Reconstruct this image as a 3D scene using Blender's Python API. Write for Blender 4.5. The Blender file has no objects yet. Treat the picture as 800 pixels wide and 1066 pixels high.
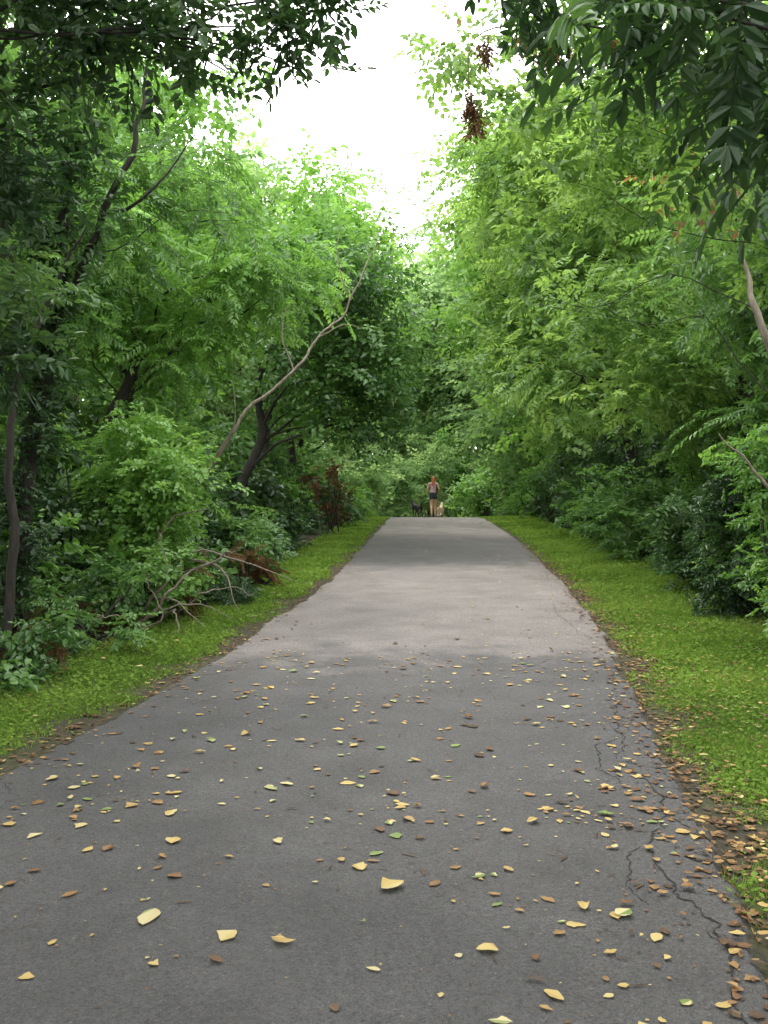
import bpy, math, numpy as np
from mathutils import Vector
rng=np.random.default_rng(11)
sc=bpy.context.scene
COL=sc.collection
# ---------------------------------------------------------------- profile of the path
T=np.linspace(-60,800,8601)
def smooth_tab(xs,vs,sig):
    v=np.interp(T,xs,vs); k=int(sig*4/0.1); g=np.exp(-0.5*(np.arange(-k,k+1)*0.1/sig)**2); g/=g.sum()
    vp=np.concatenate([np.full(k,v[0]),v,np.full(k,v[-1])]); return np.convolve(vp,g,'valid')
ZT=smooth_tab([-60,0,6,8,10.7,16.7,25,32,38,41,46,60,80,800],[0,0,0,.02,.11,.31,.60,.80,.95,.97,.90,.3,-.5,-.8],1.0)
CT=smooth_tab([-60,0,3.7,5.56,7.4,10.67,16.7,27,38,45,52,60,75,100,800],[-8,-1.2,-.56,-.24,.05,.51,1.10,1.65,2.09,2.25,1.9,.3,-5,-15,-200],1.0)
def pz(d): return np.interp(d,T,ZT)
def pc(d): return np.interp(d,T,CT)
def wob(x,y,s=1.0):
    return (np.sin(x*1.3*s+y*.7*s)+np.sin(x*-.9*s+y*1.9*s+1.3)+.6*np.sin(x*3.1*s+1)+.6*np.sin(y*3.7*s+x*1.1*s+2))/3.2
def sstep(a,b,x):
    t=np.clip((x-a)/(b-a),0,1); return t*t*(3-2*t)
def gz(x,d):
    u=np.abs(x-pc(d)); return pz(d)+sstep(2.3,5,u)*(.10*wob(x,d,.8)+.10)+sstep(8,40,u)*1.0*(1+wob(x,d,.05))
# ---------------------------------------------------------------- materials
def new_mat(name):
    m=bpy.data.materials.new(name); m.use_nodes=True; nt=m.node_tree; nt.nodes.clear()
    return m,nt,nt.nodes,nt.links
def ramp(n,stops):
    r=n.new('ShaderNodeValToRGB'); e=r.color_ramp.elements
    while len(e)<len(stops): e.new(.5)
    for i,(p,c) in enumerate(stops): e[i].position=p; e[i].color=(*c,1)
    return r
def leaf_mat(name,stops,trans=.42,bright=1.7,rough=.4,gl=.035):
    m,nt,n,l=new_mat(name)
    a=n.new('ShaderNodeAttribute'); a.attribute_name='lv'
    r=ramp(n,stops); l.new(a.outputs['Fac'],r.inputs[0])
    p=n.new('ShaderNodeBsdfDiffuse'); l.new(r.outputs[0],p.inputs[0])
    t=n.new('ShaderNodeBsdfTranslucent'); mx=n.new('ShaderNodeVectorMath'); mx.operation='MULTIPLY'
    mx.inputs[1].default_value=(bright*1.05,bright,bright*.7); l.new(r.outputs[0],mx.inputs[0]); l.new(mx.outputs[0],t.inputs[0])
    ms=n.new('ShaderNodeMixShader'); ms.inputs[0].default_value=trans
    l.new(p.outputs[0],ms.inputs[1]); l.new(t.outputs[0],ms.inputs[2]); out=ms
    if gl>0:
        g=n.new('ShaderNodeBsdfGlossy'); g.inputs['Roughness'].default_value=rough; g.inputs[0].default_value=(.9,1,.9,1)
        m2=n.new('ShaderNodeMixShader'); m2.inputs[0].default_value=gl; l.new(ms.outputs[0],m2.inputs[1]); l.new(g.outputs[0],m2.inputs[2]); out=m2
    o=n.new('ShaderNodeOutputMaterial'); l.new(out.outputs[0],o.inputs[0]); return m
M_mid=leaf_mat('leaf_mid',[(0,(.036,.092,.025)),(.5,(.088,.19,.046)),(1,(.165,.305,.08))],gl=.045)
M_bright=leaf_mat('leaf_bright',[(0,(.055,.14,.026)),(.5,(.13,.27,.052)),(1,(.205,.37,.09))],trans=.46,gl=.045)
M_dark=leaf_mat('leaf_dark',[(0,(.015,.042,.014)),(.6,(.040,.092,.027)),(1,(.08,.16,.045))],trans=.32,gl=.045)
M_yel=leaf_mat('leaf_yellowish',[(0,(.065,.14,.03)),(.5,(.15,.265,.066)),(1,(.24,.365,.10))],trans=.48)
M_yel2=leaf_mat('leaf_yellow_rust',[(0,(.065,.14,.03)),(.5,(.15,.265,.062)),(.985,(.23,.36,.095)),(1,(.22,.10,.06))],trans=.5)
M_far_haze=leaf_mat('leaf_far_haze',[(0,(.085,.16,.063)),(.5,(.17,.28,.12)),(1,(.25,.365,.175))],trans=.5,gl=0)  # distance haze put into the leaf colour: paler and greyer green
M_brownleaf=leaf_mat('leaf_dead',[(0,(.06,.035,.02)),(.5,(.15,.08,.045)),(1,(.22,.14,.08))],trans=.25,bright=1.2,gl=0)
M_litter=leaf_mat('leaf_fallen',[(0,(.06,.035,.022)),(.3,(.16,.08,.04)),(.5,(.29,.17,.07)),(.72,(.46,.34,.12)),(.93,(.50,.44,.25)),(1,(.15,.21,.06))],trans=.12,bright=1.0,rough=.5)
M_grass=leaf_mat('grass_blades',[(0,(.07,.135,.024)),(.5,(.15,.255,.048)),(.93,(.225,.335,.072)),(1,(.32,.28,.14))],trans=.38,bright=1.5,gl=0)
def bark(name,c1,c2,sc_=9):
    m,nt,n,l=new_mat(name)
    tc=n.new('ShaderNodeTexCoord'); mp=n.new('ShaderNodeMapping'); mp.inputs['Scale'].default_value=(sc_*2,sc_*2,sc_*.5)
    l.new(tc.outputs['Object'],mp.inputs[0]); no=n.new('ShaderNodeTexNoise'); no.inputs['Scale'].default_value=1.5; no.inputs['Detail'].default_value=6
    l.new(mp.outputs[0],no.inputs[0]); r=ramp(n,[(.3,c1),(.7,c2)]); l.new(no.outputs[0],r.inputs[0])
    p=n.new('ShaderNodeBsdfPrincipled'); p.inputs['Roughness'].default_value=.9; l.new(r.outputs[0],p.inputs['Base Color'])
    b=n.new('ShaderNodeBump'); b.inputs['Strength'].default_value=.6; b.inputs['Distance'].default_value=.02; l.new(no.outputs[0],b.inputs['Height']); l.new(b.outputs[0],p.inputs['Normal'])
    o=n.new('ShaderNodeOutputMaterial'); l.new(p.outputs[0],o.inputs[0]); return m
M_bark=bark('bark_dark',(.013,.011,.009),(.040,.033,.027))
M_pale=bark('bark_pale',(.13,.105,.08),(.28,.24,.19))
def simple(name,c,rough=.7,noise=0.0):
    m,nt,n,l=new_mat(name); p=n.new('ShaderNodeBsdfPrincipled'); p.inputs['Roughness'].default_value=rough
    no=n.new('ShaderNodeTexNoise'); no.inputs['Scale'].default_value=25 ; no.inputs['Detail'].default_value=4
    r=ramp(n,[(.3,tuple(v*(1-noise) for v in c)),(.7,tuple(min(1,v*(1+noise)) for v in c))]); l.new(no.outputs[0],r.inputs[0]); l.new(r.outputs[0],p.inputs['Base Color'])
    o=n.new('ShaderNodeOutputMaterial'); l.new(p.outputs[0],o.inputs[0]); return m
# ground
def ground_mat():
    m,nt,n,l=new_mat('forest_floor')
    tc=n.new('ShaderNodeTexCoord')
    a=n.new('ShaderNodeTexNoise'); a.inputs['Scale'].default_value=1.1; a.inputs['Detail'].default_value=8
    b=n.new('ShaderNodeTexNoise'); b.inputs['Scale'].default_value=22; b.inputs['Detail'].default_value=8; b.inputs['Roughness'].default_value=.7
    l.new(tc.outputs['Object'],a.inputs[0]); l.new(tc.outputs['Object'],b.inputs[0])
    ra=ramp(n,[(.35,(.038,.027,.018)),(.6,(.042,.044,.019))]); rb=ramp(n,[(.3,(.35,.33,.3)),(.5,(1,1,1)),(.72,(2.6,2.1,1.5))])
    l.new(a.outputs[0],ra.inputs[0]); l.new(b.outputs[0],rb.inputs[0])
    mx=n.new('ShaderNodeVectorMath'); mx.operation='MULTIPLY'; l.new(ra.outputs[0],mx.inputs[0]); l.new(rb.outputs[0],mx.inputs[1])
    p=n.new('ShaderNodeBsdfPrincipled'); p.inputs['Roughness'].default_value=.95; l.new(mx.outputs[0],p.inputs['Base Color'])
    bu=n.new('ShaderNodeBump'); bu.inputs['Strength'].default_value=.8; bu.inputs['Distance'].default_value=.03; l.new(b.outputs[0],bu.inputs['Height']); l.new(bu.outputs[0],p.inputs['Normal'])
    o=n.new('ShaderNodeOutputMaterial'); l.new(p.outputs[0],o.inputs[0]); return m
M_ground=ground_mat()
def asphalt():
    m,nt,n,l=new_mat('asphalt')
    tc=n.new('ShaderNodeTexCoord'); ob=tc.outputs['Object']
    def noise(s,d=6,r=.55):
        q=n.new('ShaderNodeTexNoise'); q.inputs['Scale'].default_value=s; q.inputs['Detail'].default_value=d; q.inputs['Roughness'].default_value=r; l.new(ob,q.inputs[0]); return q
    def math_(op,a,b=None,c=None):
        q=n.new('ShaderNodeMath'); q.operation=op
        for i,v in enumerate((a,b,c)):
            if v is None: continue
            if isinstance(v,(int,float)): q.inputs[i].default_value=v
            else: l.new(v,q.inputs[i])
        return q.outputs[0]
    sx=n.new('ShaderNodeSeparateXYZ'); l.new(ob,sx.inputs[0])
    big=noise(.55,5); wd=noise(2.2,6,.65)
    # distance along the path wobbled by noise -> paler, rougher / darker, smoother stretches of the surface
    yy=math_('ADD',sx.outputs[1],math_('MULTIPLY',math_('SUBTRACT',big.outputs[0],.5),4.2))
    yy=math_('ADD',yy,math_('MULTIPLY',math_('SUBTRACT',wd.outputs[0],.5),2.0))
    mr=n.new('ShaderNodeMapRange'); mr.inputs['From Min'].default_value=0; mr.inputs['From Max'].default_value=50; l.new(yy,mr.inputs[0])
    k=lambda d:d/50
    tone=ramp(n,[(0,(.12,)*3),(k(6),(.05,)*3),(k(8.8),(.08,)*3),(k(9.7),(.75,)*3),(k(14),(1,)*3),(k(17.5),(.8,)*3),(k(19),(.2,)*3),(k(25),(.2,)*3),(k(28),(.95,)*3),(1,(1,)*3)])
    l.new(mr.outputs[0],tone.inputs[0])
    cr=ramp(n,[(0,(.070,.0695,.072)),(1,(.230,.209,.198))]); l.new(tone.outputs[0],cr.inputs[0])
    fine=noise(230,3,.7); med=noise(45,5,.7); bl=noise(1.6,5,.6)
    vo=n.new('ShaderNodeTexVoronoi'); vo.inputs['Scale'].default_value=130; l.new(ob,vo.inputs[0])
    f1=ramp(n,[(.3,(.5,)*3),(.7,(1.5,)*3)]); l.new(fine.outputs[0],f1.inputs[0])
    f2=ramp(n,[(.3,(.78,)*3),(.7,(1.22,)*3)]); l.new(med.outputs[0],f2.inputs[0])
    f3=ramp(n,[(.3,(.80,)*3),(.7,(1.17,)*3)]); l.new(bl.outputs[0],f3.inputs[0])
    f4=ramp(n,[(0,(.6,)*3),(.5,(1.0,)*3),(.9,(1.15,)*3),(1,(2.2,)*3)]); l.new(vo.outputs['Color'],f4.inputs[0])
    cur=cr.outputs[0]
    for f in (f1,f2,f3,f4):
        mx=n.new('ShaderNodeVectorMath'); mx.operation='MULTIPLY'; l.new(cur,mx.inputs[0]); l.new(f.outputs[0],mx.inputs[1]); cur=mx.outputs[0]
    p=n.new('ShaderNodeBsdfPrincipled'); l.new(cur,p.inputs['Base Color'])
    rr=n.new('ShaderNodeMapRange'); rr.inputs['To Min'].default_value=.68; rr.inputs['To Max'].default_value=.92; l.new(tone.outputs[0],rr.inputs[0]); l.new(rr.outputs[0],p.inputs['Roughness'])
    p.inputs['Specular IOR Level'].default_value=.3
    hh=math_('ADD',fine.outputs[0],math_('MULTIPLY',vo.outputs['Distance'],1.0))
    bu=n.new('ShaderNodeBump'); bu.inputs['Strength'].default_value=.9; bu.inputs['Distance'].default_value=.006; l.new(hh,bu.inputs['Height']); l.new(bu.outputs[0],p.inputs['Normal'])
    o=n.new('ShaderNodeOutputMaterial'); l.new(p.outputs[0],o.inputs[0]); return m
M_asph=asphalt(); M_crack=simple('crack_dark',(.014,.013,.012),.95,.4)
# ---------------------------------------------------------------- mesh builder
def build(name,V,groups,mats,attr=None,smooth_mats=(),parent=None):
    me=bpy.data.meshes.new(name); V=np.asarray(V,dtype=np.float32).reshape(-1,3)
    me.vertices.add(len(V)); me.vertices.foreach_set('co',V.ravel())
    idx=[];st=[];mi=[];off=0
    for F,m in groups:
        F=np.asarray(F,dtype=np.int32)
        if len(F)==0: continue
        n_,k=F.shape; idx.append(F.ravel()); st.append(off+np.arange(n_)*k); mi.append(np.full(n_,m)); off+=n_*k
    idx=np.concatenate(idx); st=np.concatenate(st); mi=np.concatenate(mi)
    me.loops.add(len(idx)); me.loops.foreach_set('vertex_index',idx.astype(np.int32))
    me.polygons.add(len(st)); me.polygons.foreach_set('loop_start',st.astype(np.int32))
    for m in mats: me.materials.append(m)
    me.polygons.foreach_set('material_index',mi.astype(np.int32))
    me.polygons.foreach_set('use_smooth',np.isin(mi,list(smooth_mats)))
    if attr is not None:
        a=me.attributes.new('lv','FLOAT','FACE'); a.data.foreach_set('value',np.asarray(attr,dtype=np.float32))
    me.update(calc_edges=True)
    ob=bpy.data.objects.new(name,me); COL.objects.link(ob)
    if parent: ob.parent=parent
    return ob
def norm(a): return a/np.maximum(np.linalg.norm(a,axis=-1,keepdims=True),1e-9)
# ---------------------------------------------------------------- sprays of leaves
def leafv(p,d,nrm,L,W,fold,dr):
    d=norm(d); y=norm(np.cross(nrm,d)); z=np.cross(d,y); f=fold*W
    loc=np.array([(0,0,0),(.33*L,.5*W,f),(.72*L,.36*W,f-.4*dr*L),(L,0,-dr*L),(.72*L,-.36*W,f-.4*dr*L),(.33*L,-.5*W,f)])
    return p+loc[:,:1]*d+loc[:,1:2]*y+loc[:,2:]*z
def spray(kind,rs):
    out=[]
    up=np.array([0,0,1.])
    if kind in('oval','broad'):
        n=11 if kind=='oval' else 8; Ls=.30; B=kind=='broad'
        for i in range(n):
            t=(i+.5)/n; s=1 if i%2 else -1; p=np.array([t*Ls,0,-.2*Ls*t*t])
            a=math.radians(rs.uniform(35,75)) if i<n-1 else 0
            d=np.array([math.cos(a),s*math.sin(a),rs.uniform(-.5,.25)])
            if B: p=p+norm(d)*.03
            out.append(leafv(p,d,norm(up+rs.normal(0,.42,3)),rs.uniform(.09,.125) if B else rs.uniform(.07,.10),rs.uniform(.07,.095) if B else rs.uniform(.036,.05),.12,rs.uniform(.05,.25)))
        out.append(leafv(np.zeros(3),np.array([1,0,-.2]),up,Ls,.008,0,.1))
    elif kind=='compound':
        n=8; Ls=.46
        for i in range(n):
            t=.15+.85*i/(n-1); p=np.array([t*Ls,0,.05*Ls-.28*Ls*t*t])
            for s in (1,-1):
                a=math.radians(rs.uniform(58,80)-18*t)
                d=np.array([math.cos(a),s*math.sin(a),-.15-.25*t+rs.uniform(-.25,.2)])
                out.append(leafv(p,d,norm(up+rs.normal(0,.22,3)),rs.uniform(.10,.135)*(1-.35*abs(t-.5)),rs.uniform(.038,.048),.12,.15))
        out.append(leafv(np.array([Ls,0,-.23*Ls]),np.array([1,0,-.6]),up,.10,.04,.1,.1))
        out.append(leafv(np.zeros(3),np.array([1,0,-.2]),up,Ls,.008,0,.05))
    elif kind=='fine':
        n=12; Ls=.34
        for i in range(n):
            t=.1+.9*i/(n-1); p=np.array([t*Ls,0,-.25*Ls*t*t])
            for s in (1,-1):
                a=math.radians(62-10*t); d=np.array([math.cos(a),s*math.sin(a),-.15-.3*t+rs.uniform(-.1,.1)])
                out.append(leafv(p,d,norm(up+rs.normal(0,.12,3)),.10*(1-.5*abs(t-.4)),.018,.1,.15))
    return np.array(out)
KINDS=('oval','compound','fine','broad')
TPL={k:[spray(k,np.random.default_rng(100+i)) for i in range(5)] for k in KINDS}
AREA={k:float(np.mean([sum(.62*np.linalg.norm(l[3]-l[0])*np.linalg.norm(l[1]-l[5]) for l in t) for t in TPL[k]])) for k in TPL}
class Tree:
    def __init__(s): s.V=[];s.nv=0;s.wood=[];s.leaf=[];s.att=[];s.watt=0
    def add(s,V,F,leafy,att=None):
        V=V.reshape(-1,3); (s.leaf if leafy else s.wood).append(F+s.nv); s.V.append(V); s.nv+=len(V)
        if leafy: s.att.append(att)
    def tube(s,pts,rad,k=7,sub=5,wig=.0,seed=0):
        pts=np.array(pts,float); rad=np.array(rad,float); n=len(pts)
        P=np.vstack([2*pts[0]-pts[1],pts,2*pts[-1]-pts[-2]]); o=[];r=[]
        for i in range(n-1):
            for j in range(sub):
                t=j/sub; a,b,c,d=P[i],P[i+1],P[i+2],P[i+3]
                o.append(.5*((2*b)+(-a+c)*t+(2*a-5*b+4*c-d)*t*t+(-a+3*b-3*c+d)*t**3)); r.append(rad[i]*(1-t)+rad[i+1]*t)
        o.append(pts[-1]); r.append(rad[-1]); pts=np.array(o); rad=np.array(r)
        if wig>0:
            rs=np.random.default_rng(seed); w=rs.normal(0,wig,pts.shape); w[0]=0; w=(w+np.roll(w,1,0))*.5; w[0]=0; pts=pts+w
        n=len(pts); tan=norm(np.gradient(pts,axis=0)); ref=np.array([.3,.9,.2]); 
        x=norm(np.cross(tan,ref)); y=np.cross(tan,x); ang=np.arange(k)/k*2*np.pi
        V=pts[:,None]+rad[:,None,None]*(np.cos(ang)[None,:,None]*x[:,None]+np.sin(ang)[None,:,None]*y[:,None])
        i=np.arange(n-1)[:,None]; j=np.arange(k)[None]; a=i*k+j; b=i*k+(j+1)%k
        F=np.stack([a,b,b+k,a+k],-1).reshape(-1,4); s.add(V,F,False); return pts
    def sprays(s,P,A,U,S,kind,base,rs,lod):
        N=len(P); ch=rs.integers(0,5,N)
        X=norm(A); Y=norm(np.cross(U,X)); Z=np.cross(X,Y); R=np.stack([X,Y,Z],-1)
        for c in range(5):
            m=ch==c
            if not m.any(): continue
            t=TPL[kind][c]
            if lod: t=t[:-1,[0,1,3,5]]
            k=len(t); q=t.shape[1]; v=np.einsum('nij,qj->nqi',R[m],t.reshape(-1,3))*S[m][:,None,None]+P[m][:,None]
            nl=m.sum()*k; b=np.arange(nl)[:,None]*q
            av=np.clip(np.repeat(base[m],k)+rs.normal(0,.13,nl),0,1)
            if lod: s.add(v,b+np.array([[0,1,2,3]]),True,av)
            else:
                F=np.stack([b+np.array([0,1,2,3]),b+np.array([0,3,4,5])],1).reshape(-1,4); s.add(v,F,True,np.repeat(av,2))
    def clump(s,c,r,kind,ls,cov,rs,flat=.8,bias=0.0,droop=.12):
        c=np.array(c,float); n=max(3,int(4*np.pi*r*r*cov/(AREA[kind]*ls*ls)))
        d=norm(rs.normal(0,1,(n,3)))
        ph=rs.uniform(0,6,3); lump=1+.27*np.sin(d[:,0]*5+ph[0])*np.sin(d[:,1]*5+ph[1])+.22*np.sin(d[:,2]*7+ph[2]+d[:,0]*4)
        rr=r*lump*(.3+.78*np.sqrt(rs.uniform(0,1,n)))
        sc3=np.array([1,1,flat]); P=c+d*rr[:,None]*sc3
        A=norm(d*np.array([1,1,.45])+rs.normal(0,.6,(n,3))*np.array([1,1,.6])+np.array([0,0,-droop]))
        U=norm(np.array([0,0,1.])+d*.45+rs.normal(0,.38,(n,3)))
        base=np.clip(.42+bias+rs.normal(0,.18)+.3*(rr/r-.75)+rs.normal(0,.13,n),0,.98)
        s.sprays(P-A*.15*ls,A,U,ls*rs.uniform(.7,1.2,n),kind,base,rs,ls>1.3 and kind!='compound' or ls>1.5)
    def finish(s,name,leafm,barkm=None):
        V=np.concatenate(s.V); g=[]; att=[]
        if s.wood: w=np.concatenate(s.wood); g.append((w,0)); att.append(np.zeros(len(w)))
        if s.leaf: f=np.concatenate(s.leaf); g.append((f,1)); att.append(np.concatenate(s.att))
        return build(name,V,g,[barkm or M_bark,leafm],np.concatenate(att),(0,))
def auto_clumps(c,R,n,rs,rmin,rmax):
    out=[]
    for i in range(n):
        for _ in range(20):
            d=norm(rs.normal(0,1,3)); k=rs.uniform(.35,.85); p=np.array(c)+d*np.array(R)*k
            if all(np.linalg.norm(p-q[:3])>.75*rmin for q in out): break
        out.append((*p,rs.uniform(rmin*.8,rmax)))
    return out
def tree(name,base,clumps,kind,ls,leafm,cov=.57,rt=.14,seed=0,barkm=None,lean=None,bias=0.,twigs=2,flat=.75,droop=.12,br=1.,wg=1.):
    rs=np.random.default_rng(seed); t=Tree(); bx,by=base; bz=float(gz(bx,by))-.05
    cl=np.array([c_[:4] for c_ in clumps],float); top=cl[:,:3].mean(0); zmax=cl[:,2].max()
    tx,ty=lean if lean else (top[0]*.6+bx*.4,top[1]*.6+by*.4)
    pts=[(bx,by,bz)]
    for f in (.2,.4,.6,.8,1.):
        pts.append((bx+(tx-bx)*f**1.3+rs.normal(0,.12),by+(ty-by)*f**1.3+rs.normal(0,.12),bz+(zmax-bz)*f*.95))
    tr=t.tube(pts,[rt*1.25,rt,rt*.85,rt*.65,rt*.42,rt*.15],9,6,.015,seed)
    for c_ in clumps:
        x,y,z,r=c_[:4]; lsc=c_[4] if len(c_)>4 else ls
        hz=max(bz+1.0,min(z-.4*abs(x-tx)-.35*r-.3,zmax*.9)); i=int(np.argmin(abs(tr[:,2]-hz))); s0=tr[i]; e=np.array([x,y,z]); L=np.linalg.norm(e-s0)
        rb=max(.012,rt*.42*min(1,L/3)*(1-.6*(s0[2]-bz)/(zmax-bz)))*br
        mid=(s0+e)/2+np.array([rs.normal(0,.08*L),rs.normal(0,.12*L),.10*L*wg])
        q3=mid*.45+e*.55+rs.normal(0,.05*L*wg,3)
        t.tube([s0,mid*.6+s0*.4+rs.normal(0,.03*L*wg,3),mid,q3,e],[rb,rb*.8,rb*.62,rb*.45,rb*.25],6,4,.012*L**.5,seed+3)
        for _ in range(twigs):
            d=norm(rs.normal(0,1,3)); q=mid*.3+e*.7; t.tube([q,(q+e)/2+d*r*.3,e+d*r*.85],[rb*.4,rb*.25,.004],5,3,.01,seed)
        t.clump((x,y,z),r,kind,lsc,cov,rs,flat,bias,droop)
    return t.finish(name,leafm,barkm)
def etree(name,base,c,R,n,rmin,rmax,kind,ls,leafm,seed,**k):
    rs=np.random.default_rng(seed+500); return tree(name,base,auto_clumps(c,R,n,rs,rmin,rmax),kind,ls,leafm,seed=seed,**k)
# ================= LEFT TREES
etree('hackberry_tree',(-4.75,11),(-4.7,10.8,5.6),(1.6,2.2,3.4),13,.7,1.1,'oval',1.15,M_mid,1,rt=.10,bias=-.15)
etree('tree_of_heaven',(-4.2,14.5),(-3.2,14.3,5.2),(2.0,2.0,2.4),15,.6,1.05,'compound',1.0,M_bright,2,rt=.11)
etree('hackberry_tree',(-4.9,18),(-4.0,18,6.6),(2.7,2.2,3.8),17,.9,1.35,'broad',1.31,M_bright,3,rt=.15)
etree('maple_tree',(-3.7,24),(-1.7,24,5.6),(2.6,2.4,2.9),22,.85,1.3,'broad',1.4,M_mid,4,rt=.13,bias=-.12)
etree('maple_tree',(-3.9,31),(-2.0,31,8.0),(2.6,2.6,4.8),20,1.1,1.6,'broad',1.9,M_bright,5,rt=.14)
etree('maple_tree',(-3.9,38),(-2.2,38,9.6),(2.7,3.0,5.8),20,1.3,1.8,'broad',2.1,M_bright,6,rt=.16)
etree('elm_tree',(-4.2,47),(-3.0,47,10.0),(3.0,3.2,8),22,1.5,2.1,'broad',2.6,M_far_haze,7,rt=.17)
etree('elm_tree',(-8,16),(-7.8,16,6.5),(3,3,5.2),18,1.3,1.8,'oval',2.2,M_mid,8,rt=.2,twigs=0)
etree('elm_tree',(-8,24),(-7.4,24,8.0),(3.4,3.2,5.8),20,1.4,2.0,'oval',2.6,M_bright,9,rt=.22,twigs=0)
etree('elm_tree',(-7.5,33),(-6.6,33,9),(3.6,3.2,7),22,1.5,2.1,'oval',3.0,M_far_haze,10,rt=.22,twigs=0)
etree('elm_tree',(-7.5,44),(-7.0,44,10),(3.8,3.5,8),20,1.9,2.5,'broad',3.0,M_far_haze,11,rt=.25,twigs=0)
# ================= RIGHT TREES
etree('walnut_tree',(5.8,11.3),(5.1,11.3,5.2),(1.8,2.2,3.6),15,.7,1.15,'compound',1.05,M_mid,21,rt=.13,br=.6)
etree('hackberry_tree',(6.2,15.5),(4.8,15.3,5.9),(2.2,2.2,4.2),19,.8,1.3,'oval',1.31,M_yel,22,rt=.13,br=.6)
etree('black_locust_tree',(6.6,20.5),(4.7,20.5,7.2),(2.8,2.6,5.6),23,1.0,1.5,'compound',1.45,M_yel,23,rt=.14,bias=-.05)
etree('maple_tree',(6.9,27),(4.7,27,9.0),(3.2,3,6.6),25,1.2,1.8,'broad',1.75,M_yel,24,rt=.16)
etree('elm_tree',(7.2,35),(5.6,35,10.2),(3.6,3.4,8.2),25,1.5,2.1,'broad',2.2,M_bright,25,rt=.18,bias=.1)
etree('elm_tree',(7.6,45),(7.0,45,10),(3.6,3.6,9),23,1.8,2.4,'broad',2.7,M_far_haze,26,rt=.2)
etree('elm_tree',(10,15),(9.6,15,7),(3,3,5.5),16,1.6,2.0,'oval',2.4,M_mid,27,rt=.2,twigs=0)
etree('elm_tree',(10.5,25),(10,25,8),(3.4,3.2,6.5),16,1.8,2.3,'oval',3.0,M_mid,28,rt=.2,twigs=0)
etree('elm_tree',(11,36),(10.6,36,9),(3.6,3.6,8),16,2.0,2.6,'broad',3.0,M_far_haze,29,rt=.25,twigs=0)
# ================= FAR TREES beyond the crest where the path bends away
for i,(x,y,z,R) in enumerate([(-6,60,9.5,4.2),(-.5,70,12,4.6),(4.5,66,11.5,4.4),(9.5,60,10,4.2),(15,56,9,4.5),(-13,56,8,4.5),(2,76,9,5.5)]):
    etree('poplar_tree',(x,y),(x,y,z),(R,3.5,z*.97),34,1.7,2.5,'broad',3.2,M_far_haze,40+i,rt=.2,twigs=0,cov=.75)
# woodland all around, one mass
rsW=np.random.default_rng(321); t=Tree()
for k in range(250):
    q=k%3
    if q==0: x,y=rsW.uniform(-19,-11.5),rsW.uniform(-8,100)
    elif q==1: x,y=rsW.uniform(13.5,21),rsW.uniform(-8,100)
    else: x,y=rsW.uniform(-40,40),rsW.uniform(84,104)
    hgt=12 if q<2 else 24
    z=float(gz(x,y))+rsW.uniform(0,1)**1.25*hgt; r=rsW.uniform(2.3,3.4)*(1 if q<2 else 1.5)
    t.clump((x,y,z),r,'broad',5.0 if q<2 else 6.5,.7,rsW,.85)
    if k%2==0: t.tube([(x,y,-.5),(x+.3,y,hgt*.5),(x,y,hgt*.9)],[.25,.2,.08],6,4,.05,k)
for k in range(26):
    x=-14+k*1.25+rsW.normal(0,.4); y=80+rsW.normal(0,2); t.clump((x,y,rsW.uniform(-.2,4.5)),3.0,'broad',5.0,.9,rsW,.9)
t.finish('distant_woodland',M_far_haze)
# ================= SHRUBS
def shrub(name,x,y,h,w,kind,ls,m,seed,n=5,cov=.7,bias=0.,barkm=None):
    rs=np.random.default_rng(seed); t=Tree(); b=float(gz(x,y)); nn=0
    for i in range(n):
        a=rs.uniform(0,6.28); rr=w*rs.uniform(.1,.75); r=rs.uniform(.3,.5)*min(w,h*.7); z=b+r*.4+rs.uniform(.0,1)*(h-1.2*r)
        e=np.array([x+rr*math.cos(a),y+rr*math.sin(a),z])
        t.tube([(x+rs.normal(0,.1),y+rs.normal(0,.1),b-.03),(x*.5+e[0]*.5+rs.normal(0,.1),y*.5+e[1]*.5,b+(z-b)*.55),e],[.022,.016,.006],5,4,.015,seed+i)
        t.clump(e,r,kind,ls,cov,rs,.9,bias)
    return t.finish(name,m,barkm)
rsS=np.random.default_rng(77)
y=7.2;i=0
while y<46:
    for row in (0,1):
        c=float(pc(y)); 
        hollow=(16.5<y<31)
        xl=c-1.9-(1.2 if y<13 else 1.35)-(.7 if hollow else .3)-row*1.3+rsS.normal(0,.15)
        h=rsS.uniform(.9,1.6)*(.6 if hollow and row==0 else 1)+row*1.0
        if y<10.5 and row==0: h*=.5
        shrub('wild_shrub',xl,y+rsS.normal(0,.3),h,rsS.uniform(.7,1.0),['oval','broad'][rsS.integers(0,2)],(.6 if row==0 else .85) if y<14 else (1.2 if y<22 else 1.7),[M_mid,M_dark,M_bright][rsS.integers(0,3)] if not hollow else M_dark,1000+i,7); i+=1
        xr=c+1.9+1.75+.4+row*1.3+rsS.normal(0,.15)
        shrub('honeysuckle_bush' ,xr,y+rsS.normal(0,.3),rsS.uniform(1.3,2.7)+row*1.4,rsS.uniform(.8,1.1),'oval',.75 if y<14 else (1.2 if y<22 else 1.8),[M_mid,M_bright,M_dark,M_mid,M_dark][rsS.integers(0,5)],2000+i,9); i+=1
    if y>12: shrub('wild_shrub',float(pc(y))-1.9-4.6,y,3.4,1.3,'broad',1.7,M_mid,4000+i,8); shrub('wild_shrub',float(pc(y))+1.9+5.6,y,4,1.4,'broad',1.7,M_dark,5000+i,8)
    y+=1.15 if y<16 else 1.7
shrub('privet_bush',-3.1,12.2,2.7,1.1,'broad',.62,M_bright,3001,13,.8,.25)
shrub('privet_bush',-3.5,13.6,2.9,1.0,'compound',.7,M_bright,3002,9,.8,.2)
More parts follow.
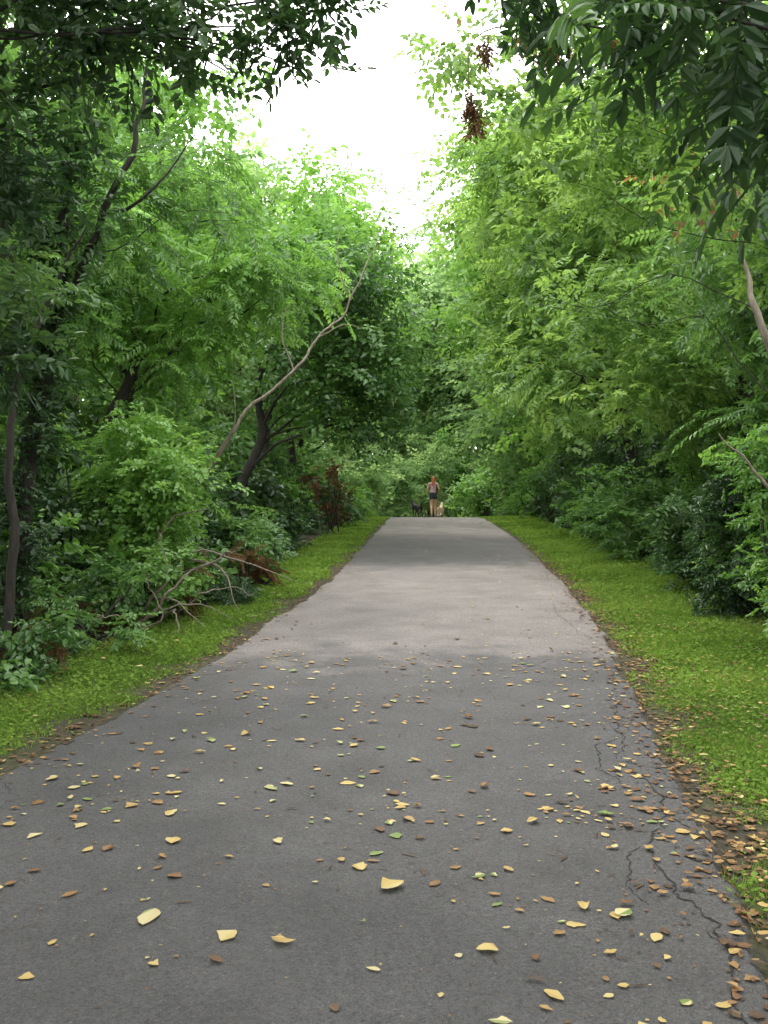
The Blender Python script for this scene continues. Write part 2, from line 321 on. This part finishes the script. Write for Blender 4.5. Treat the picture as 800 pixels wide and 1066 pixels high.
shrub('pokeweed_bush',-2.75,11.3,1.1,.6,'broad',.8,M_bright,3003,6,.7,.2)
shrub('dead_shrub',-1.55,27.5,2.2,.8,'oval',1.0,M_brownleaf,3004,6,.4)
shrub('dead_shrub',-3.75,9.4,.5,.7,'fine',.9,M_brownleaf,3005,6,.6)
shrub('dead_shrub',-3.2,10.4,.45,.6,'fine',.8,M_brownleaf,3015,5,.45)
shrub('dead_shrub',-2.6,11.6,.75,.6,'fine',.8,M_brownleaf,3006,7,.4)
shrub('dead_shrub',-1.9,15.0,.7,.6,'fine',.9,M_brownleaf,3026,6,.4)
shrub('dead_shrub',-3.2,8.3,.35,.6,'fine',.8,M_brownleaf,3016,5,.4)
for k,(x,y,h) in enumerate([(-2,50,3),(0.,56,4.5),(3.2,58,5.5),(5.6,52,3.6),(7,48,3.8),(8,55,5),(1,62,6),(5,60,6),(-4,56,5),(2.5,68,7)]):
    shrub('wild_shrub',x,y,h,2.1,'broad',2.0,M_bright if k in(3,4,7) else M_far_haze,3100+k,12)
# ================= NEAR OVERHANGING TREES (trunks just outside the view)
tree('oak_tree',(-4.3,5.0),[(-2.1,5.6,4.3,.6),(-2.3,5.9,3.6,.5),(-1.55,5.4,4.2,.42),(-1.05,5.3,4.15,.38),(-.6,5.3,4.18,.32),(-.3,5.4,4.4,.33),(-1.9,6.2,5.0,.7),(-3.1,5.5,5,.9),(-2.3,4.5,5.4,1),(-1.0,5.5,5.3,.6),(-3,4,6,1.2),(-2.55,6.4,3.0,.45),(-2.5,6.3,2.5,.35)],'oval',.9,M_dark,cov=.58,seed=61,rt=.15,lean=(-3.2,5.2),bias=-.02,br=.4,wg=1.4)
tree('pecan_tree',(4.4,4.6),[(1.7,5.0,3.95,.42),(2.05,5.1,3.6,.40),(1.25,5.0,4.2,.38),(.85,5.1,4.45,.33),(2.2,5.4,4.3,.6),(1.5,4.8,4.6,.5),(3.0,5.0,4.6,.8),(2.5,4.2,5.4,1),(1.4,5.2,5.4,.8),(3.2,4.0,6.2,1.2),(1.45,4.1,3.62,.26,1.25),(1.75,4.2,3.45,.24,1.25),(1.1,4.2,3.78,.24,1.2),(1.85,4.3,3.15,.18,1.2)],'compound',.95,M_dark,cov=.53,seed=62,rt=.17,lean=(3.2,4.8),droop=.5,br=.5)
tree('tree_of_heaven',(5.3,9.3),[(1.25,9.3,5.3,.45),(.7,9.6,6.0,.5),(1.9,9.2,5.0,.55),(2.6,9.2,5.6,.7),(1.35,9.3,4.5,.3),(1.4,9.35,3.95,.24),(1.42,9.35,3.5,.18),(3.2,9.4,4.8,.7),(3.6,9.4,5.9,.9),(1.7,9.8,6.6,.7),(4.1,9.6,3.9,.6),(2.2,9.3,6.4,.6)],'broad',.72,M_yel2,cov=.45,seed=63,rt=.12,lean=(4.4,9.3),droop=.3,br=.2,wg=1.8)
tree('tree_of_heaven',(-4.0,8.9),[(-2.5,9.0,4.3,.6),(-1.9,9.2,4.9,.5),(-3.2,8.8,4.9,.7),(-2.6,9.2,5.6,.6),(-1.5,9.4,4.4,.35),(-3.4,9,3.7,.6),(-3.6,8.6,5.8,.7),(-2.7,8.9,3.4,.4)],'compound',.75,M_mid,cov=.42,seed=64,rt=.10,lean=(-3.3,9.0),droop=.25,br=.5)
# rust-brown winged seed bunches hanging on the tree of heaven
t=Tree(); rsq=np.random.default_rng(8)
t.tube([(3.2,9.3,5.6),(2.2,9.0,5.95),(1.4,8.95,6.0),(.85,9.0,5.9),(.78,9.0,5.35)],[.016,.012,.009,.006,.003],6,5,.01,1)
for (x,z) in ((.80,5.22),(.95,5.75),(1.55,5.72),(1.7,5.62),(.86,5.05),(2.1,5.75),(1.3,5.85)):
    t.tube([(x,9.0,z+.28),(x+.02,8.98,z+.1),(x,8.97,z)],[.004,.003,.002],5,3); t.clump((x,8.95,z),.085,'oval',.42,1.6,rsq,1.3,0,.9)
t.finish('seed_bunches',M_brownleaf)
# unseen canopy over and behind the viewer, added to shade the foreground
etree('oak_tree',(-4.5,-1.5),(-2.6,-1,8),(3,3,2),8,1.2,1.7,'broad',3.0,M_mid,70,rt=.25,twigs=1)
etree('oak_tree',(4.6,-.5),(3.2,0,8),(2.6,3,2),8,1.2,1.7,'broad',3.0,M_mid,71,rt=.25,twigs=1)
for k,(x,y) in enumerate([(-6.5,4),(-7,-6),(7,3.5),(7,-6),(-4,-14),(4,-13)]):
    etree('elm_tree',(x,y),(x,y,5.5),(2.6,3,4.5),12,1.4,1.9,'broad',3.4,M_mid,80+k,rt=.2,twigs=0)
# bare branches
t=Tree()
t.tube([(-3.3,12.9,.1),(-2.9,12.7,1.2),(-2.1,12.4,2.2),(-1.75,12.3,2.75),(-1.15,12.3,3.25),(-.85,12.4,3.7),(-.55,12.4,4.0),(-.25,12.4,4.6),(-.06,12.5,5.1)],[.036,.03,.024,.022,.019,.016,.013,.009,.004],7,6,.018,5)
t.tube([(-1.15,12.3,3.25),(-1.3,12.2,3.7),(-1.2,12.2,4.1)],[.012,.008,.003],5,5,.01,6)
t.tube([(-.85,12.4,3.7),(-.5,12.3,3.85),(-.25,12.3,3.8)],[.01,.006,.003],5,5,.01,7)
t.tube([(-.45,12.4,4.2),(-.6,12.3,4.7),(-.55,12.3,5.1)],[.009,.006,.003],5,5,.01,8)
t.tube([(-2.2,12.4,2.1),(-1.9,12.2,2.6),(-1.9,12.1,3.1)],[.014,.009,.003],5,5,.01,8)
t.finish('bare_leaning_sapling',M_mid,M_pale)
t=Tree()
stk=[((-3.3,12.0,.25),(-2.3,11.5,1.0),(-1.05,11.3,.66)),((-3.0,11.9,.2),(-2.4,11.3,.6),(-2.35,11.1,1.0)),((-2.9,11.7,.5),(-1.95,11.3,.9),(-1.6,11.0,1.05)),((-3.2,11.4,.18),(-2.5,10.9,.5),(-1.95,10.5,.2)),((-2.5,11.5,.9),(-1.9,11.4,.75),(-1.7,11.1,.35)),((-2.9,11.0,.15),(-2.4,10.7,.75),(-2.5,10.7,1.3)),((-3.3,11.8,.3),(-2.6,11.4,1.3),(-2.1,11.3,1.5)),((-2.6,11.1,.2),(-2.35,10.8,.35),(-2.2,10.4,.12)),((-2.8,10.6,.1),(-2.3,10.3,.6),(-1.9,10.3,.9)),
 ((-2.9,10.9,.15),(-2.2,10.6,.45),(-1.7,10.6,.28)),((-2.7,10.4,.12),(-2.35,10.2,.35),(-2.5,10.1,.8)),((-2.4,11.2,.3),(-2.0,11.0,.55),(-1.5,11.1,.5)),((-3.4,10.2,.1),(-2.9,9.8,.4),(-2.4,9.7,.3))]
for k,(a,b,c) in enumerate(stk):
    w_=1. if k<9 else .6
    t.tube([a,tuple(np.array(a)*.5+np.array(b)*.5+np.array([.06,-.04,.05])),b,tuple(np.array(c)*.5+np.array(b)*.5+np.array([-.03,.04,.05])),c],[.022*w_,.019*w_,.014*w_,.009*w_,.004],6,4,.02,90+k)
t.finish('fallen_dead_branches',M_mid,M_pale)
t=Tree()
t.tube([(4.4,8.6,.1),(3.9,8.4,1.6),(3.45,8.3,2.6),(3.22,8.3,3.2),(3.1,8.4,3.8)],[.065,.05,.038,.03,.012],8,6,.018,9)
t.tube([(4.3,8.3,.1),(3.6,8.2,1.3),(3.15,8.2,1.85),(2.85,8.2,2.15)],[.03,.02,.012,.005],6,6,.015,12)
t.finish('leaning_trunk',M_mid,M_pale)
# dark forked limbs at left
t=Tree()
t.tube([(-3.7,9.3,0),(-3.35,9.2,2.2),(-3.1,9.2,3.6),(-3.0,9.2,5.2),(-2.8,9.2,6.8)],[.1,.085,.07,.05,.03],8,6,.02,31)
t.tube([(-3.1,9.2,3.4),(-2.6,8.9,4.2),(-2.25,8.8,5.0),(-2.15,8.8,5.7)],[.045,.035,.025,.008],7,6,.02,32)
t.tube([(-2.6,8.9,4.2),(-2.2,8.7,4.3),(-1.7,8.7,4.9)],[.022,.015,.005],6,6,.015,33)
t.tube([(-3.2,9.2,3.0),(-3.5,9,3.8),(-3.4,9,4.8)],[.04,.03,.01],6,6,.02,34)
t.tube([(-3.0,9.2,5.2),(-2.6,9.2,5.7),(-2.35,9.2,6.3)],[.03,.02,.006],6,6,.02,35)
t.tube([(-3.3,8.2,.0),(-3.15,8.2,1.2),(-3.2,8.2,2.2),(-2.9,8.2,3.2),(-2.5,8.1,3.9)],[.045,.04,.032,.022,.008],7,6,.02,36)
rsv=np.random.default_rng(5)
for k in range(16):
    z=.6+k*.33; t.clump((-3.55+.045*k+rsv.normal(0,.1),9.15,z),.26,'oval',.75,.8,rsv,.9,-.1)
t.finish('ivy_clad_tree',M_dark)
# ================= GROUND + PATH
dl=np.concatenate([np.linspace(-50,-2,25)[:-1],np.arange(-2,60,.25),np.linspace(60,120,40),np.linspace(130,700,30)])
u=np.concatenate([-np.geomspace(400,5,28),np.linspace(-4.6,4.6,31),np.geomspace(5,400,28)])
D,U_=np.meshgrid(dl,u,indexing='ij'); X=pc(D)+U_; Z=gz(X,D)
V=np.stack([X,D,Z],-1); nr,nc=D.shape; a=(np.arange(nr-1)[:,None]*nc+np.arange(nc-1)[None]); F=np.stack([a,a+1,a+nc+1,a+nc],-1).reshape(-1,4)
build('ground',V,[(F,0)],[M_ground],smooth_mats=(0,))
dl2=np.concatenate([np.linspace(-50,-2,25)[:-1],np.arange(-2,60,.05),np.linspace(60,120,40)])
rp=np.random.default_rng(3)
def edge(n,s): 
    e=rp.normal(0,1,n); e=np.convolve(e,np.ones(7)/7,'same'); e2=np.convolve(rp.normal(0,1,n),np.ones(41)/41,'same'); return (e*.035+e2*.16)*s
eL=edge(len(dl2),1); eR=edge(len(dl2),1)
cols=[-1.9+eL-.03,-1.9+eL,np.full(len(dl2),-1.2),np.zeros(len(dl2)),np.full(len(dl2),1.2),1.9+eR,1.9+eR+.03]; hs=[-.004,.022,.03,.036,.03,.022,-.004]
zb=np.interp(dl2,dl,pz(dl))
V=np.stack([np.stack([pc(dl2)+c,dl2,zb+h],-1) for c,h in zip(cols,hs)],1); nr,nc=V.shape[:2]
a=(np.arange(nr-1)[:,None]*nc+np.arange(nc-1)[None]); F=np.stack([a,a+1,a+nc+1,a+nc],-1).reshape(-1,4)
def pathtop(x,d):
    uu=np.abs(x-pc(d)); return pz(d)+np.interp(uu,[0,1.2,1.9],[.036,.03,.022])
VV=[V.reshape(-1,3)]; FF=[(F,0)]; off=V.size//3; CF=[]
def crack(pts,w,seed):
    global off
    rs=np.random.default_rng(seed); pts=np.array(pts,float); o=[]
    for i in range(len(pts)-1):
        L=np.linalg.norm(pts[i+1]-pts[i]); n=max(2,int(L/.025))
        for j in range(n): o.append(pts[i]+(pts[i+1]-pts[i])*j/n)
    o=np.array(o); w1=np.cumsum(rs.normal(0,.010,o.shape),0); w1-=np.linspace(0,1,len(o))[:,None]*w1[-1]; o=o+w1*.8+rs.normal(0,.006,o.shape)
    tn=norm(np.gradient(o,axis=0)); nn=np.stack([-tn[:,1],tn[:,0]],-1); ww=(w*rs.uniform(.15,1.3,len(o))*np.sin(np.linspace(.15,3.0,len(o)))**.5)[:,None]
    a=o+nn*ww; b=o-nn*ww; P=np.stack([a,b],1).reshape(-1,2); z=pathtop(P[:,0],P[:,1])+.003
    VV.append(np.column_stack([P,z])); i=np.arange(len(o)-1)*2; CF.append(np.stack([i,i+1,i+3,i+2],-1)+off); off+=len(P)
for s,(p,w) in enumerate([([(2.10,9.4),(1.95,8.4),(1.62,7.0),(1.5,6.2),(1.38,5.7)],.005),([(1.38,5.7),(1.44,5.2),(1.36,4.77),(1.12,4.3),(1.10,3.8),(1.16,3.45),(1.04,2.9),(1.0,2.3)],.006),
    ([(1.36,4.77),(1.5,4.3),(1.43,3.9)],.005),([(1.12,4.3),(.98,3.9),(1.0,3.6)],.004),([(1.5,6.2),(1.36,6.0),(1.22,5.5),(1.3,5.2)],.004),([(1.38,5.7),(1.6,5.5),(1.75,5.6)],.003),
    ([(1.44,5.2),(1.66,5.1)],.003),([(1.10,3.8),(1.3,3.72),(1.4,3.5)],.003),([(1.16,3.45),(1.28,3.2),(1.26,2.8)],.005),([(2.3,13),(2.2,11.5),(2.1,10.4)],.004),
    ([(-1.4,8.6),(-.2,8.75),(.9,8.6)],.002),([(-2.3,5.6),(-1.9,5.0),(-2.0,4.4)],.002),([(1.62,7.0),(1.78,6.7),(1.85,6.2)],.003)]): crack(p,w,s)
FF.append((np.concatenate(CF),1))
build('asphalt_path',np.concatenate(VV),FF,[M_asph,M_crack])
# ================= GRASS VERGES
def grass(name,side,seed):
    rs=np.random.default_rng(seed); V=[];A=[]
    def pts(d0,d1,dens,w0,w1):
        n=int((d1-d0)*(w1-w0)*dens); d=rs.uniform(d0,d1,n); w=rs.uniform(w0,w1,n); x=pc(d)+side*(1.9+w)
        keep=rs.uniform(0,1,n)<sstep(.03,.6,w+.22*wob(x*2,d*2,1.6))*(1-sstep(w1-.7,w1,w+.2*wob(x,d,1.1))*.75)*(.70+.30*wob(x*3,d*3))
        return x[keep],d[keep]
    Wd=2.1 if side>0 else 1.45
    q=0
    for d0,d1,dens,h,w in ((2.5,8,8500,.05,.003),(8,14,4600,.055,.005),(14,24,2000,.06,.009),(24,50,900,.06,.018)):
        x,d=pts(d0,d1,dens,0,Wd); n=len(x); z=gz(x,d); a=rs.uniform(0,6.28,n); hh=h*rs.uniform(.4,1.4,n)*(1+.4*wob(x*2,d*2)); ww=w*rs.uniform(.7,1.4,n)
        b=rs.uniform(0,6.28,n); ln=hh*rs.uniform(.2,1.1,n)
        p0=np.stack([x-np.cos(a)*ww,d-np.sin(a)*ww,z-.005],-1); p1=np.stack([x+np.cos(a)*ww,d+np.sin(a)*ww,z-.005],-1); p2=np.stack([x+np.cos(b)*ln,d+np.sin(b)*ln,z+hh],-1)
        V.append(np.stack([p0,p1,p2],1).reshape(-1,3)); A.append(np.clip(.43+.3*wob(x*1.5,d*1.5)+rs.normal(0,.18,n),0,1)); q+=n
    F3=np.arange(q*3).reshape(-1,3); nv=q*3
    q2=0; 
    for d0,d1,dens,s in ((2.5,8,3200,.014),(8,14,1800,.019),(14,26,900,.030),(26,48,300,.055)):
        x,d=pts(d0,d1,dens,0,Wd); n=len(x); c=np.stack([x,d,gz(x,d)+rs.uniform(.008,.05,n)],-1); a=rs.uniform(0,6.28,n); s_=s*rs.uniform(.5,1.4,n)
        t1=np.stack([np.cos(a),np.sin(a),rs.normal(0,.35,n)],-1)*s_[:,None]; t2=np.stack([-np.sin(a),np.cos(a),rs.normal(0,.35,n)],-1)*s_[:,None]*.7
        V.append(np.stack([c-t1,c-t2,c+t1,c+t2],1).reshape(-1,3)); A.append(np.clip(.5+.27*wob(x*1.5,d*1.5)+rs.normal(0,.15,n),0,.93)); q2+=n
    F4=np.arange(q2*4).reshape(-1,4)+nv
    build(name,np.concatenate(V),[(F3,0),(F4,0)],[M_grass],np.concatenate(A))
grass('grass_verge',1,5); grass('grass_verge',-1,6)
# ================= FALLEN LEAVES
def litter(name,x,d,L,zf,seed,crl=.25,acen=.55,asd=.25,wf=(.45,.8)):
    rs=np.random.default_rng(seed); n=len(x); W=L*rs.uniform(*wf,n); a=rs.uniform(0,6.28,n); cu=np.abs(rs.normal(0,crl,n))
    st=np.array([(0,0),(.08,.2),(.25,.42),(.45,.5),(.65,.42),(.85,.2),(1,0),(.85,-.2),(.65,-.42),(.45,-.5),(.25,-.42),(.08,-.2)])
    K=len(st)
    jx=st[None,:,0]+rs.normal(0,.035,(n,K)); jy=st[None,:,1]*(1+rs.normal(0,.2,(n,K)))
    lx=(jx-.5)*L[:,None]; ly=jy*W[:,None]; bend=rs.uniform(-.6,.6,n)
    ly=ly+bend[:,None]*(jx-.5)**2*L[:,None]
    lz=(jy**2*3*cu[:,None]*L[:,None])+((jx-.5)**2*rs.uniform(0,1.4,n)[:,None]*L[:,None]*cu[:,None]*2)
    X=x[:,None]+lx*np.cos(a)[:,None]-ly*np.sin(a)[:,None]; Y=d[:,None]+lx*np.sin(a)[:,None]+ly*np.cos(a)[:,None]
    Z=zf(X,Y)+.004+lz+rs.uniform(0,.004,n)[:,None]
    V=np.stack([X,Y,Z],-1).reshape(-1,3); b=np.arange(n)[:,None]*K
    F4=np.stack([b+np.array([0,1,2,3]),b+np.array([0,3,4,6]),b+np.array([0,6,8,9]),b+np.array([0,9,10,11])],1).reshape(-1,4); F3=np.stack([b+np.array([4,5,6]),b+np.array([6,7,8])],1).reshape(-1,3)
    av=np.clip(rs.normal(acen,asd,n),0,1); q4=np.clip(np.repeat(av,4)+rs.normal(0,.05,n*4),0,1); return V,F4,F3,q4,np.repeat(av,2)
rs=np.random.default_rng(9)
sets=[]
def on_path(n,d0,d1,pw=1.,fr=.85):
    d=d0+(d1-d0)*rs.uniform(0,1,n)**pw
    w=np.where(rs.uniform(0,1,n)<fr,rs.uniform(-1.85,1.85,n),1.85-np.abs(rs.normal(0,.7,n))); w=np.clip(w,-1.85,1.85)
    kp=rs.uniform(0,1,n)<.62+.38*wob(w*1.7,d*1.7); return (pc(d)+w)[kp],d[kp]
def addp(n,d0,d1,pw,s0,s1,ac,asd):
    x,d=on_path(n,d0,d1,pw); L=s0+(s1-s0)*rs.uniform(0,1,len(x))**2.2; sets.append((x,d,L,pathtop,ac,asd))
addp(400,2.4,5.2,1,.018,.085,.62,.28); addp(950,4.5,9.5,1.1,.022,.09,.62,.28); addp(520,8.5,38,1.8,.03,.085,.52,.26)
x=np.array([.03,-.86,-.6,-1.05,-.35,.35,-.2,.75,-.55,-.95,-1.3]); d=np.array([3.78,3.5,5.1,4.7,3.3,3.25,5.2,3.6,3.35,4.3,4.2]); sets.append((x,d,np.array([.12,.14,.11,.1,.085,.075,.09,.07,.09,.08,.07]),pathtop,.75,.08))
def edgeband(n,side,d0,d1,mu,sg): 
    d=d0+(d1-d0)*rs.uniform(0,1,n)**1.3; return pc(d)+side*(1.9+rs.normal(mu,sg,n)),d
zz=lambda X,Y: np.maximum(gz(X,Y)+.004,np.where(np.abs(X-pc(Y))<1.93,pathtop(X,Y),-9))
x,d=edgeband(4600,1,2.2,24,.22,.19); sets.append((x,d,rs.uniform(.02,.06,4600),zz,.25,.2))
x,d=edgeband(900,-1,3,22,.12,.14); sets.append((x,d,rs.uniform(.025,.06,900),zz,.32,.2))
x,d=edgeband(1000,1,3,20,.55,.45); sets.append((x,d,rs.uniform(.025,.06,1000),lambda X,Y:gz(X,Y)+.035,.42,.26))
x,d=edgeband(90,-1,5,18,.7,.4); sets.append((x,d,rs.uniform(.03,.07,90),lambda X,Y:gz(X,Y)+.035,.6,.2))
x,d=edgeband(1500,-1,4,12,1.9,.6); sets.append((x,d,rs.uniform(.03,.09,1500),zz,.25,.2))
Vs=[];F4s=[];F3s=[];A4=[];A3=[];o=0
def addl(r):
    global o
    v,f4,f3,a4,a3=r; Vs.append(v);F4s.append(f4+o);F3s.append(f3+o);A4.append(a4);A3.append(a3);o+=len(v)
for k,(x,d,L,zf,ac,asd) in enumerate(sets): addl(litter('l',x,d,L,zf,200+k,.12,ac,asd))
x,d=on_path(3000,2.3,14,1.2); addl(litter('c',x,d,rs.uniform(.005,.016,len(x)),pathtop,300,.05,.25,.2,(.2,.8)))
x,d=on_path(240,2.3,9,1.); addl(litter('t',x,d,rs.uniform(.03,.09,len(x)),pathtop,301,.03,.05,.05,(.04,.07)))
build('fallen_leaves',np.concatenate(Vs),[(np.concatenate(F4s),0),(np.concatenate(F3s),0)],[M_litter],np.concatenate(A4+A3))
# ================= FIGURES
def skin(name,pts,edges,mats,matf,parent,root=0,sub=2):
    me=bpy.data.meshes.new(name); me.from_pydata([p[:3] for p in pts],edges,[]); ob=bpy.data.objects.new(name,me); COL.objects.link(ob)
    sk=ob.modifiers.new('s','SKIN'); sk.use_smooth_shade=True
    for i,p in enumerate(pts):
        r=p[3]; ry=p[4] if len(p)>4 else r; me.skin_vertices[0].data[i].radius=(r,ry)
        me.skin_vertices[0].data[i].use_root=(i==root)
    sb=ob.modifiers.new('b','SUBSURF'); sb.levels=sub; sb.render_levels=sub
    bpy.context.view_layer.update(); dg=bpy.context.evaluated_depsgraph_get(); m2=bpy.data.meshes.new_from_object(ob.evaluated_get(dg))
    ob.modifiers.clear(); ob.data=m2; m2.materials.clear()
    for m in mats: m2.materials.append(m)
    for p in m2.polygons: p.material_index=matf(p.center); p.use_smooth=True
    ob.parent=parent; return ob
def empty(name,x,y,z,rz=0):
    e=bpy.data.objects.new(name,None); COL.objects.link(e); e.location=(x,y,z); e.rotation_euler=(0,0,rz); return e
M_skin=simple('skin',(.60,.34,.24),.5,.05); M_top=simple('patterned_top',(.60,.36,.44),.8,.45); M_short=simple('shorts',(.025,.028,.05),.8,.2)
M_shoe=simple('shoes',(.5,.45,.45),.6,.1); M_hair=simple('auburn_hair',(.48,.16,.06),.5,.3); M_black=simple('black_fur',(.018,.017,.017),.7,.3); M_cream=simple('cream_fur',(.66,.52,.34),.8,.2); M_leash=simple('leash',(.12,.03,.03),.7)
wy=41.0; wx=2.10; W=empty('walking_woman',wx,wy,float(pathtop(np.array(wx),wy))+.0); W.scale=(1.06,)*3
P=[(0,0,.93,.145,.11),(0,.0,1.06,.105,.085),(0,.01,1.24,.13,.095),(0,0,1.36,.11,.07),(0,0,1.44,.048),(0,.02,1.50,.062),(0,.015,1.565,.078,.088),(0,.0,1.63,.055)]
E=[(0,1),(1,2),(2,3),(3,4),(4,5),(5,6),(6,7)]
def ch(start,pp):
    for p in pp: P.append(p); E.append((start,len(P)-1)); start=len(P)-1
    return start
nose=ch(5,[(0,.105,1.535,.012)])
for s,el_,wr in ((1,(.235,-.06,1.13),(.23,.13,.98)),(-1,(-.235,-.04,1.12),(-.30,.12,.98))):
    h=ch(3,[(s*.155,0,1.36,.048),(el_[0],el_[1],el_[2],.036),(wr[0],wr[1],wr[2],.024),(wr[0],wr[1]+.06,wr[2]-.01,.028,.018)])
    bx,by,bz=P[h][:3]
    for fx,fl in ((-.025,.055),(-.009,.065),(.008,.062),(.024,.05)): ch(h,[(bx+fx,by+.04,bz-.005,.009),(bx+fx,by+.04+fl*.4,bz-.03,.008)])
    ch(h,[(bx-s*.035,by+.0,bz+.01,.010),(bx-s*.04,by+.035,bz-.005,.008)])
ch(0,[(.085,0,.84,.092),(.085,.07,.49,.056),(.08,.05,.30,.052),(.08,.02,.09,.034),(.08,.03,.045,.036),(.08,.15,.03,.030)])
ch(0,[(-.085,-.01,.84,.092),(-.08,-.02,.49,.056),(-.08,-.14,.31,.052),(-.08,-.24,.13,.034),(-.08,-.22,.08,.036),(-.08,-.13,.035,.030)])
def wm(c):
    x,y,z=c
    if z<.10: return 3
    if abs(x)>.20 and z>.8: return 0
    if z<.72: return 0
    if z<1.0: return 2
    if z<1.385 and abs(x)<.165: return 1
    return 0
skin('body',P,E,[M_skin,M_top,M_short,M_shoe],wm,W)
skin('hair',[(0,-.012,1.64,.07,.08),(0,-.022,1.58,.095,.095),(0,-.05,1.50,.09,.06),(0,-.075,1.40,.085,.045),(0,-.085,1.30,.06,.03),(0,-.085,1.24,.02)],[(0,1),(1,2),(2,3),(3,4),(4,5)],[M_hair],lambda c:0,W)
M_eye=simple('eye',(.03,.02,.02),.3); M_lip=simple('lips',(.4,.12,.1),.5)
for s in (-1,1): skin('eye',[(s*.03,.092,1.565,.009),(s*.034,.092,1.565,.008)],[(0,1)],[M_eye],lambda c:0,W,0,1)
skin('mouth',[(-.022,.088,1.505,.006),(.022,.088,1.505,.006)],[(0,1)],[M_lip],lambda c:0,W,0,1)
def dog(name,x,y,rz,s,m,curl):
    e=empty(name,x,y,float(pathtop(np.array(x),y)),rz); e.scale=(s,)*3
    P=[(0,0,.46,.10,.12),(0,.17,.47,.12,.14),(0,.27,.50,.10,.12),(0,-.16,.47,.085,.10),(0,-.28,.48,.085,.10)]; E=[(0,1),(1,2),(0,3),(3,4)]
    def c(st,pp):
        for p in pp: P.append(p); E.append((st,len(P)-1)); st=len(P)-1
        return st
    hd=c(2,[(0,.36,.60,.065),(0,.42,.69,.068),(0,.47,.70,.065),(0,.56,.67,.035),(0,.62,.66,.028)])
    for sx in (-1,1):
        c(hd-3,[(sx*.05,.41,.76,.026),(sx*.075,.42,.74 if curl else .80,.014)])
        c(2,[(sx*.085,.26,.40,.05),(sx*.085,.22+sx*.02,.27,.034),(sx*.085,.27+sx*.07,.12,.022),(sx*.085,.27+sx*.08,.035,.022),(sx*.085,.31+sx*.08,.022,.024)])
        c(4,[(sx*.08,-.28,.40,.07),(sx*.085,-.20-sx*.03,.28,.045),(sx*.085,-.36-sx*.04,.17,.024),(sx*.085,-.33-sx*.05,.035,.021),(sx*.085,-.29-sx*.05,.022,.024)])
    c(4,[(0,-.37,.52,.03),(0,-.46,.60 if curl else .45,.028),(0,-.50,.70 if curl else .36,.02)])
    skin('dog_body',P,E,[m],lambda q:0,e); 
    skin('nose',[(0,.645,.668,.014),(0,.655,.668,.012)],[(0,1)],[M_black],lambda q:0,e,0,1)
    for sx in (-1,1): skin('eye',[(sx*.04,.515,.72,.009),(sx*.042,.52,.72,.008)],[(0,1)],[M_eye],lambda q:0,e,0,1)
    return e
dog('black_dog',1.42,41.3,.45,.95,M_black,True)
dog('cream_dog',2.38,40.6,-.25,.82,M_cream,True)
t=Tree()
hz=W.location.z
t.tube([(wx-.31,wy+.2,hz+1.02),(1.75,41.5,hz+.64),(1.32,41.62,hz+.60)],[.006,.006,.006],5,6)
t.tube([(wx+.24,wy+.2,hz+1.02),(2.40,41.1,hz+.64),(2.45,40.9,hz+.52)],[.006,.006,.006],5,6)
t.finish('dog_leash',M_mid,M_leash)
# ================= SKY / LIGHT / CAMERA
w=bpy.data.worlds.new('World'); sc.world=w; w.use_nodes=True; n=w.node_tree.nodes; l=w.node_tree.links; n.clear()
el,az=math.radians(60),math.radians(-30)
sk=n.new('ShaderNodeTexSky'); sk.sky_type='NISHITA'; sk.sun_disc=False; sk.sun_elevation=el; sk.sun_rotation=az; sk.air_density=1.5; sk.dust_density=4
mx=n.new('ShaderNodeMix'); mx.data_type='RGBA'; mx.inputs[0].default_value=.88; mx.inputs[7].default_value=(38,37.3,37.5,1)
l.new(sk.outputs[0],mx.inputs[6]); bg=n.new('ShaderNodeBackground'); bg.inputs[1].default_value=.15; l.new(mx.outputs[2],bg.inputs[0])
o_=n.new('ShaderNodeOutputWorld'); l.new(bg.outputs[0],o_.inputs[0])
s=bpy.data.lights.new('sun','SUN'); s.energy=2.0; s.angle=math.radians(16); s.color=(1,.95,.86); so=bpy.data.objects.new('sun',s); COL.objects.link(so)
dv=Vector((math.sin(az)*math.cos(el),math.cos(az)*math.cos(el),math.sin(el))); so.rotation_euler=dv.to_track_quat('Z','Y').to_euler(); so.location=(0,0,30)
cam=bpy.data.cameras.new('camera'); co=bpy.data.objects.new('camera',cam); COL.objects.link(co); sc.camera=co
co.location=(0,0,1.55); co.rotation_euler=(math.pi/2-.008,0,0); cam.sensor_fit='VERTICAL'; cam.sensor_height=36; cam.lens=36*1000/1066; cam.clip_start=.05; cam.clip_end=2000
sc.view_settings.view_transform='Standard'; sc.view_settings.look='None'; sc.view_settings.exposure=0
